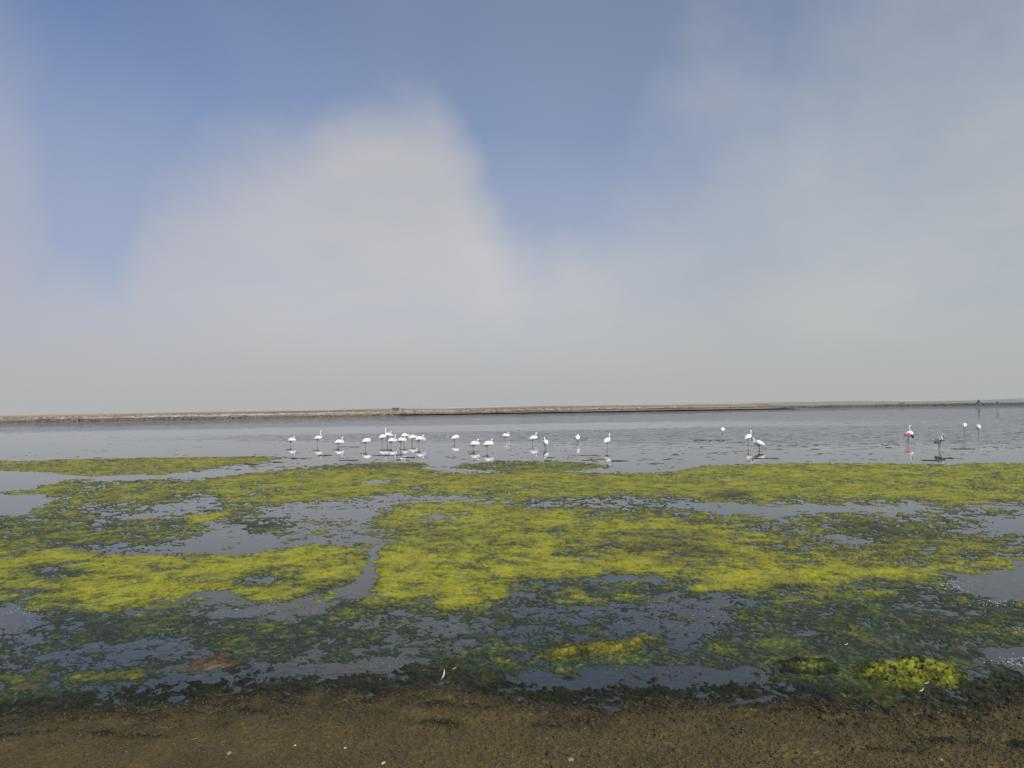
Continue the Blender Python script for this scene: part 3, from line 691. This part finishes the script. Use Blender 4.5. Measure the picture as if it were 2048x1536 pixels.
# ------------------------------------------------------------------ stones, feathers, twigs on the near shore
M_st1 = simple_mat('grey_stone', (.22, .20, .17), .8, .2, 20); M_st2 = simple_mat('dark_pebble', (.05, .04, .03), .8, .3, 20); M_st3 = simple_mat('white_shell', (.45, .41, .34), .6, .1, 20)
def on_ground(px, py):
    g = ground(px, py); 
    for _ in range(4):
        zz = float(marsh(np.array([g[0]]), np.array([g[1]]))[0][0]); g = ground(px, py, max(zz, 0.0))
    return g
def pebble(px, py, r, mat, label, seed):
    g = on_ground(px, py); rn = np.random.default_rng(seed)
    v, f = ico(); mid = {}; vs = [tuple(a) for a in v]; fs = []
    def m(a, b):
        kk = (min(a, b), max(a, b))
        if kk not in mid:
            c = (np.array(vs[a]) + np.array(vs[b])) / 2; vs.append(tuple(c / np.linalg.norm(c))); mid[kk] = len(vs) - 1
        return mid[kk]
    for a, b, c in f:
        ab, bc, ca = m(a, b), m(b, c), m(c, a); fs += [(a, ab, ca), (b, bc, ab), (c, ca, bc), (ab, bc, ca)]
    V = np.array(vs); V = V * (1 + rn.uniform(-.12, .12, (len(V), 1))) * np.array([r * 1.3, r, r * .7])
    o = mesh_obj('pebble', V, fs, mat); o.location = (g[0], g[1], g[2] + r * .35); o.rotation_euler = (0, 0, rn.uniform(0, 6))
    return tag(o, label, 'pebble', 'pebbles on the near shore')
pebble(1141, 1522, .026, M_st1, 'roundish grey pebble on mud at bottom centre', 1)
pebble(1099, 1511, .030, M_st2, 'dark pebble left of the roundish grey pebble', 2)
pebble(767, 1528, .018, M_st3, 'whitish pebble at the bottom edge left of centre', 3)
pebble(458, 1508, .020, M_st1, 'greyish pebble on brown mud at lower left', 4)
pebble(590, 1492, .012, M_st3, 'small white shell bit right of the greyish pebble', 5)
pebble(690, 1497, .012, M_st3, 'small white shell bit above the whitish pebble', 6)
pebble(1882, 1521, .016, M_st1, 'light pebble at the foot of the dark olive weed clump', 7)
M_feather = simple_mat('white_feather', (.48, .47, .43), .7, .06, 60)
def feather(px, py, L, rz, tilt, label):
    g = on_ground(px, py); root = empty('feather', (g[0], g[1], g[2] + .012), rz); root.rotation_euler = (0, tilt, rz)
    n = 14; vs = []; fs = []
    for i in range(n + 1):
        t = i / n; wd = L * .13 * math.sin(math.pi * min(1, .12 + t * .88)) ** .7 * (1 if i % 4 else .8); cz = L * .22 * t * t; cy = L * .12 * t * t
        for sy in (-1, -.5, 0, .5, 1): vs.append((t * L - abs(sy) * L * .05 * -1, cy + sy * wd, cz - abs(sy) * wd * .5))
        for sy in (1, .5, 0, -.5, -1): vs.append((t * L + abs(sy) * L * .05, cy + sy * wd, cz - abs(sy) * wd * .5 - .002))
    for i in range(n):
        for k in range(10): a = i * 10 + k; b = i * 10 + (k + 1) % 10; fs.append((a, b, b + 10, a + 10))
    mesh_obj('vane', vs, fs, M_feather, root)
    sv, sf = tube([(-.25 * L, 0, 0), (0, 0, .001), (.5 * L, .03 * L, .05 * L), (L * .9, L * .1, L * .18)], [.0022, .0026, .002, .001], 6)
    mesh_obj('shaft', sv, sf, M_feather, root)
    return tag(root, label, 'feather', 'feathers on the near shore')
def tube(pts, rad, k=8, ys=1.0):
    """loft of elliptical rings along a path lying mostly in the XZ plane"""
    P = np.array(pts, float); R = np.array(rad, float); n = len(P); vs = []; fs = []
    T = np.gradient(P, axis=0); T /= np.linalg.norm(T, axis=1)[:, None] + 1e-12
    side = np.array([0, 1.0, 0])
    for i in range(n):
        s = side - T[i] * (side @ T[i])
        if np.linalg.norm(s) < .2: s = np.array([1.0, 0, 0]) - T[i] * T[i][0]
        s /= np.linalg.norm(s); u = np.cross(T[i], s)
        yy = ys[i] if hasattr(ys, '__len__') else ys
        for j in range(k):
            a = 2 * math.pi * j / k; vs.append(P[i] + R[i] * (math.cos(a) * s * yy + math.sin(a) * u))
    for i in range(n - 1):
        for j in range(k):
            a = i * k + j; b = i * k + (j + 1) % k; fs.append((a, b, b + k, a + k))
    fs.append(tuple(range(k))[::-1]); fs.append(tuple(range((n - 1) * k, n * k)))
    return vs, fs
feather(884, 1358, .10, 1.0, -.75, 'curved white feather upright in the dark weed mound')
feather(1840, 1384, .06, .3, -.15, 'white feather at the lower edge of the bright green mound')
feather(1850, 1369, .05, .0, -.2, 'small white feather lying on the bright green mound')
feather(906, 1339, .04, .1, -.1, 'short white feather floating right of the dark weed mound')
feather(1690, 1291, .05, .2, -.1, 'small pale feather among the dark weed on the right')
M_twig = simple_mat('dry_twig', (.22, .17, .11), .9, .2, 30)
def twig(px, py, L, rz, label):
    g = on_ground(px, py); o = None
    v, f = tube([(-L / 2, 0, 0), (-L / 5, 0, .006), (L / 6, .0, .004), (L / 2, 0, .012)], [.003, .004, .0035, .002], 6)
    o = mesh_obj('twig', v, f, M_twig); o.location = (g[0], g[1], g[2] + .006); o.rotation_euler = (0, 0, rz)
    return tag(o, label, 'twig', 'twigs on the near shore')
twig(326, 1458, .10, -.2, 'pale bent twig on mud at lower left')
twig(390, 1480, .07, .5, 'short dry twig right of and below the pale bent twig')
twig(1630, 1508, .08, .3, 'thin dry twig on brown mud at lower right')

# ------------------------------------------------------------------ hut, tent, sluice, rock pile
def box(name, cx, cy, cz, sx, sy, sz, mat, parent):
    v = [(cx + a * sx / 2, cy + b * sy / 2, cz + c * sz / 2) for c in (-1, 1) for b in (-1, 1) for a in (-1, 1)]
    return mesh_obj(name, v, [(0, 2, 3, 1), (4, 5, 7, 6), (0, 1, 5, 4), (2, 6, 7, 3), (0, 4, 6, 2), (1, 3, 7, 5)], mat, parent, False)
hg = ground(793.5, 821.6, .55)
M_brick = simple_mat('hut_wall', (.20, .135, .085), .9, .2, 2); M_hroof = simple_mat('hut_roof', (.10, .075, .055), .9, .2, 2)
M_hdark = simple_mat('hut_opening', (.03, .025, .02), .8, .1, 2); M_hpale = simple_mat('hut_plaster', (.34, .24, .17), .9, .15, 2)
hut = tag(empty('hut', (hg[0], hg[1], .30)), 'brown flat-roofed hut on the flats beyond the embankment', 'hut')
hut.scale = (1.38, 1.38, 1.2)
box('wall', -.6, 0, 1.2, 4.2, 3.4, 2.4, M_brick, hut); box('side_wall', 2.1, .2, .95, 1.2, 2.8, 1.9, M_hpale, hut)
box('roof', -.55, 0, 2.52, 4.8, 4.0, .24, M_hroof, hut); box('door', .5, -1.72, 1.0, .9, .06, 1.9, M_hdark, hut)
wn = box('window', -1.6, -1.72, 1.4, .9, .06, .8, M_hdark, hut); box('sill', -1.6, -1.76, .96, 1.1, .12, .08, M_hpale, wn)
tg_ = ground(806.5, 821.2, .55)
M_tent = simple_mat('green_canvas', (.05, .16, .11), .8, .15, 2)
tent = tag(empty('tent', (tg_[0], tg_[1], .35)), 'small pointed green tent right of the brown hut', 'tent')
tent.scale = (1.25, 1.25, 1.15)
k = 8; ring = [(1.15 * math.cos(2 * math.pi * i / k), 1.15 * math.sin(2 * math.pi * i / k), 0) for i in range(k)]; ring2 = [(a * .8, b * .8, 1.0) for a, b, c in ring]
mesh_obj('canvas', ring + ring2 + [(0, 0, 2.5)], [(i, (i + 1) % k, k + (i + 1) % k, k + i) for i in range(k)] + [(k + i, k + (i + 1) % k, 2 * k) for i in range(k)], M_tent, tent, False)
v, f = tube([(0, 0, 2.3), (0, 0, 2.9)], [.05, .04], 6); mesh_obj('pole', v, f, M_hdark, tent)
mesh_obj('door_flap', [(-.3, -1.19, .02), (.3, -1.19, .02), (.0, -.98, 1.05), (-.3, -1.16, .02), (.3, -1.16, .02), (0, -.95, 1.05)], [(0, 1, 2), (5, 4, 3), (0, 3, 4, 1), (1, 4, 5, 2), (2, 5, 3, 0)], M_hdark, tent, False)

M_wood = simple_mat('weathered_wood', (.05, .04, .03), .9, .3, 4)
sl = ground(1803, 812.6); slu = tag(empty('sluice_gate', (sl[0], sl[1] - .3, 0), -.03), 'dark wooden sluice gate let into the right embankment', 'sluice gate')
for i, xx in enumerate((-1.0, 0, 1.0)): box('post', xx, 0, .65, .32, .32, 1.9, M_wood, slu)
box('beam', 0, -.13, 1.22, 2.5, .12, .2, M_wood, slu); box('gate_board', -.5, .05, .45, .74, .07, 1.1, M_wood, slu); box('gate_board', .5, .05, .45, .74, .07, 1.1, M_wood, slu)
box('rail', -2.4, -.1, .95, 2.6, .1, .16, M_wood, slu)

rk = ground(1960, 810.8); pile = tag(empty('rock_pile', (rk[0], rk[1] + 1.2, .15)), 'dark pointed rock pile on the embankment at far right', 'rock pile')
for i, (a, b, c, s) in enumerate([(-2.2, 0, .3, .7), (-1.3, -.3, .45, .9), (-.3, .1, .7, 1.15), (.1, 0, 1.5, .75), (.15, 0, 2.1, .4), (.9, -.2, .5, .9), (1.8, .1, .55, .8), (2.6, 0, .45, .6), (3.3, .1, .4, .45)]):
    V, Fc = lumps(np.array([(a, b, c)]), np.array([(s, s * .8, s * .8)]), np.random.default_rng(40 + i), .25)
    mesh_obj('rock', V, Fc, M_dark, pile, False)
pp = ground(1994, 808.2, .9); post = tag(empty('marker_post', (pp[0], pp[1], .6)), 'lone dark marker post right of the rock pile', 'post')
box('shaft', 0, 0, .6, .18, .18, 1.5, M_wood, post); box('board', 0, -.13, 1.25, .6, .06, .35, M_wood, post)

# ------------------------------------------------------------------ flamingos
M_white = simple_mat('white_plumage', (.86, .84, .82), .75, .05, 12); M_pink = simple_mat('pink_plumage', (.80, .42, .38), .75, .1, 12)
M_red = simple_mat('scarlet_coverts', (.55, .10, .06), .7, .12, 10); M_black = simple_mat('black_feathers', (.012, .012, .013), .6, .2, 10)
M_leg = simple_mat('leg_skin', (.085, .062, .06), .6, .15, 10); M_bill = simple_mat('bill_pink', (.26, .16, .15), .5, .1, 20); M_grey = simple_mat('grey_plumage', (.34, .33, .32), .75, .15, 12)
def catmull(P, n=5):
    P = np.array(P, float); Q = np.vstack([2 * P[0] - P[1], P, 2 * P[-1] - P[-2]]); out = []
    for i in range(1, len(Q) - 2):
        for k in range(n):
            t = k / n; a, b, c, d = Q[i - 1], Q[i], Q[i + 1], Q[i + 2]
            out.append(.5 * ((2 * b) + (c - a) * t + (2 * a - 5 * b + 4 * c - d) * t * t + (3 * b - a - 3 * c + d) * t ** 3))
    out.append(P[-1]); return np.array(out)
# neck shapes: (x, z) from the breast to the head, z measured from the body centre and scaled to the head height H
NECK = {
 'tall':  [(.33, .02), (.37, .12), (.33, .30), (.27, .52), (.25, .74), (.27, .92), (.33, 1.0), (.39, .96)],
 'upright': [(.30, .04), (.33, .16), (.32, .36), (.30, .58), (.29, .78), (.30, .94), (.34, 1.0), (.39, .95)],
 'ess':   [(.34, -.16), (.41, -.12), (.42, .10), (.36, .32), (.30, .55), (.30, .80), (.345, .99), (.41, .96)],
 'loop':  [(.32, -.10), (.38, -.42), (.48, -.40), (.50, -.02), (.42, .22), (.32, .45), (.30, .78), (.36, 1.0), (.42, .90)],
 'preen': [(.32, .10), (.38, .40), (.46, .30), (.50, -.10), (.46, -.48), (.38, -.62), (.31, -.50)],
 'sleep': [(.32, .10), (.36, .42), (.30, .80), (.19, 1.0), (.08, 1.0), (-.02, .92)],
 'back':  [(.31, .04), (.35, .14), (.27, .24), (.14, .36), (.08, .56), (.08, .80), (.10, .95), (.15, 1.0), (.20, .94)],
 'front': [(.25, .06), (.29, .24), (.25, .46), (.22, .70), (.24, .92), (.30, 1.0), (.35, .92)],
}
def flamingo(px, body_y, foot_y, head_y, pose, yaw, label, legs=1, tint=None, special=None):
    g = ground(px, foot_y); dist = g[1]; mpp = dist / F
    hb = max(.42, (foot_y - body_y) * mpp); H = max(.14, (body_y - head_y) * mpp - .02)
    if pose == 'sleep': H = .17
    if pose == 'preen': H = .16
    root = tag(empty('flamingo', (g[0], g[1], 0), math.radians(yaw)), label, 'flamingo', 'flamingos wading in the lagoon')
    droop = .05
    body = [(-.42, hb - .15, .012, .8), (-.36, hb - .12, .045, .9), (-.26, hb - .07, .105, .9), (-.14, hb - .02, .158, .88), (-.02, hb + .02, .188, .86), (.10, hb + .03, .178, .86), (.20, hb + .02, .130, .88), (.27, hb + .01, .078, .95)]
    nk = [(a, hb + b * H) for a, b in NECK[pose]]
    path = [(a, 0, b) for a, b, _, _ in body] + [(a, 0, b) for a, b in nk]
    if pose == 'sleep':
        for i in range(len(body) + 2, len(path)): path[i] = (path[i][0], .04, path[i][2])
    m = len(nk); rn = [.048] + [.037] * (m - 3) + [.052, .036]
    if pose == 'sleep': rn = [.055, .05, .05, .055, .06, .035]
    rad = [r for _, _, r, _ in body] + rn; ysq = [e for *_, e in body] + [1.0] * m
    P = catmull(path, 4); n = len(path); ti = np.linspace(0, n - 1, len(P))
    v, f = tube(P, np.interp(ti, range(n), rad), 12, list(np.interp(ti, range(n), ysq)))
    mesh_obj('body', v, f, tint or M_white, root)
    # bill: bent, dark towards the tip
    hx, hz = path[-1][0], path[-1][2]; yb = path[-1][1]; dx = 1
    if pose in ('preen', 'sleep'): dx = -1
    v, f = tube([(hx - .01 * dx, yb, hz), (hx + .04 * dx, yb, hz - .025), (hx + .065 * dx, yb, hz - .06)], [.030, .027, .024], 8)
    bl = mesh_obj('bill', v, f, M_bill, root)
    v, f = tube([(hx + .065 * dx, yb, hz - .055), (hx + .065 * dx, yb, hz - .10), (hx + .045 * dx, yb, hz - .135)], [.026, .022, .006], 8)
    mesh_obj('bill_tip', v, f, M_black, bl)
    # wings folded along the flanks
    for s in (-1, 1):
        if special == 'open_wing' and s == -1: continue
        wp = [(.18, s * .10, hb + .07), (.10, s * .14, hb + .06), (-.06, s * .155, hb + .03), (-.22, s * .115, hb - .04), (-.38, s * .06, hb - .12)]
        v, f = tube(wp, [.03, .10, .12, .085, .02], 10, .38)
        wg = mesh_obj('wing', v, f, tint or M_white, root)
        v, f = tube([(-.24, s * .095, hb - .11), (-.34, s * .06, hb - .16), (-.45, s * .03, hb - .20)], [.03, .032, .008], 8, .4)
        mesh_obj('flight_feathers', v, f, M_pink if special == 'pink' else (M_black if special else M_grey), wg)
    if special == 'open_wing':
        v, f = tube([(.04, -.17, hb + .06), (-.10, -.21, hb + .04), (-.28, -.24, hb + .0), (-.46, -.22, hb - .05), (-.56, -.20, hb - .07)], [.03, .085, .11, .085, .03], 10, .35)
        wg = mesh_obj('wing', v, f, M_red, root)
        v, f = tube([(-.04, -.25, hb - .03), (.05, -.27, hb - .12), (.15, -.27, hb - .23), (.24, -.26, hb - .34)], [.05, .095, .085, .02], 10, .35)
        mesh_obj('flight_feathers', v, f, M_black, wg)
    if special == 'dark_wing':
        v, f = tube([(.30, -.14, hb - .04), (.31, -.06, hb + .05), (.31, .06, hb + .05), (.30, .16, hb - .03)], [.03, .045, .045, .03], 8)
        mesh_obj('flight_feathers', v, f, M_black, root)
    # legs
    def leg(x, y, bend, sway=0.0):
        pts = [(x, y, hb - .10), (x - .01, y, hb - .22), (x - .03 + bend, y, hb * .48), (x - .03 + bend * .9, y, hb * .46), (x + sway, y, .0), (x + sway, y, -.12)]
        v, f = tube(pts, [.050, .018, .013, .019, .012, .012], 8); mesh_obj('leg', v, f, M_leg, root)
    leg(-.02, -.03 if legs == 2 else 0.0, .01)
    if legs == 2: leg(.02, .06, -.03, -.08)
    elif legs == 3:                                   # second leg lifted mid-step
        pts = [(.02, .07, hb - .10), (.03, .07, hb * .62), (-.02, .07, hb * .45), (-.12, .07, hb * .18), (-.14, .07, hb * .08)]
        v, f = tube(pts, [.04, .02, .02, .015, .018], 8); mesh_obj('leg', v, f, M_leg, root)
    else:
        pts = [(-.04, .05, hb - .13), (.06, .06, hb - .20), (.05, .06, hb - .215), (-.14, .05, hb - .20), (-.22, .05, hb - .17)]
        v, f = tube(pts, [.035, .02, .02, .014, .012], 8); mesh_obj('leg', v, f, M_leg, root)
    return root
flamingo(582, 880, 891, 873, 'ess', -8, 'leftmost white flamingo of the flock, standing on one leg')
flamingo(635.5, 876, 890, 862, 'tall', 5, 'tall white flamingo with raised neck, second from the left of the flock')
flamingo(677, 884, 893.5, 875, 'ess', 12, 'small white flamingo with bent neck, third from the left')
flamingo(731.5, 882, 896.5, 874, 'sleep', 8, 'sleeping white flamingo, fourth from the left, head tucked into its back')
flamingo(765, 873.6, 888.6, 857, 'upright', 25, 'white flamingo with the highest raised head at the left of the tight group')
flamingo(775, 869.7, 886, 863.5, 'loop', -10, 'white flamingo with looped neck right behind the highest head', 2)
flamingo(783, 881, 892.5, 870, 'ess', 5, 'white flamingo with slender curved neck in front of the looped-neck bird')
flamingo(802, 880, 896.6, 871, 'ess', -5, 'white flamingo nearest the shore in the middle of the tight group')
flamingo(808.7, 871, 886.5, 864, 'preen', 0, 'hunched white flamingo directly behind the nearest of the tight group', 2)
flamingo(825, 874, 887, 866, 'preen', 35, 'preening white flamingo on two legs, second from the right of the tight group', 2)
flamingo(838.5, 877.5, 892.7, 870, 'loop', 12, 'white flamingo with folded neck at the right end of the tight group')
flamingo(910, 875, 886, 868, 'sleep', 30, 'lone hunched white flamingo just right of the tight group', 2)
flamingo(947.5, 887.5, 899, 879, 'ess', 0, 'white flamingo with dark bill, left one of the pair nearest the central mat')
flamingo(975, 887.5, 902, 878, 'ess', 10, 'white flamingo, right one of the pair nearest the central mat')
flamingo(1010.4, 871, 880, 865, 'ess', -5, 'white flamingo wading deep, farthest out at the centre')
flamingo(1066, 876, 889, 866, 'tall', 15, 'white flamingo with raised neck, right of the farthest central bird')
flamingo(1091, 884.5, 896, 875.5, 'front', 105, 'white flamingo seen end-on, between two raised-neck birds', 2)
flamingo(1155.5, 875, 887, 868.5, 'front', 80, 'small white flamingo facing away, alone midway to the tall bird on its right', 2)
flamingo(1215, 881, 899, 868, 'upright', 50, 'tall white flamingo with drooping dark bill, alone right of centre')
flamingo(1445.6, 859, 871, 853, 'sleep', 70, 'tiny distant sleeping flamingo, alone at centre right')
flamingo(1497, 874, 893.5, 861, 'upright', 35, 'white flamingo with pink tail and raised head, left of the right-hand pair', 1, None, 'pink')
flamingo(1517.5, 886.4, 900, 876.5, 'upright', 160, 'greyish pink-winged flamingo facing left with its dark bill lowered', 2, None, 'pink')
flamingo(1818, 868, 885.7, 851, 'back', 10, 'flamingo with scarlet wing coverts and black flight feathers showing', 3, None, 'open_wing')
flamingo(1878.5, 881, 900, 868, 'front', -82, 'walking flamingo with dark band under its wings, nearest on the right', 3, None, 'dark_wing')
flamingo(1929.5, 850.4, 866, 845, 'preen', 55, 'left one of the two far hunched flamingos at the right', 2)
flamingo(1956.7, 853.6, 872, 848, 'sleep', 75, 'right one of the two far hunched flamingos at the right')

# ------------------------------------------------------------------ sea haze
hz = mesh_obj('haze', [(a, b, c) for c in (-1.6, 9.0) for b in (-60, 15500) for a in (-15500, 15500)], [(0, 2, 3, 1), (4, 5, 7, 6), (0, 1, 5, 4), (2, 6, 7, 3), (0, 4, 6, 2), (1, 3, 7, 5)], bpy.data.materials.new('sea_haze'), None, False)
hm = hz.data.materials[0]; hm.use_nodes = True; hm.node_tree.nodes.clear()
ho = hm.node_tree.nodes.new('ShaderNodeOutputMaterial'); hv = hm.node_tree.nodes.new('ShaderNodeVolumePrincipled')
hv.inputs['Color'].default_value = (.96, .95, .94, 1); hv.inputs['Density'].default_value = .00009
hm.node_tree.links.new(hv.outputs[0], ho.inputs['Volume'])
tag(hz, 'thin pale sea haze over the lagoon and far flats', 'haze', kind='stuff')
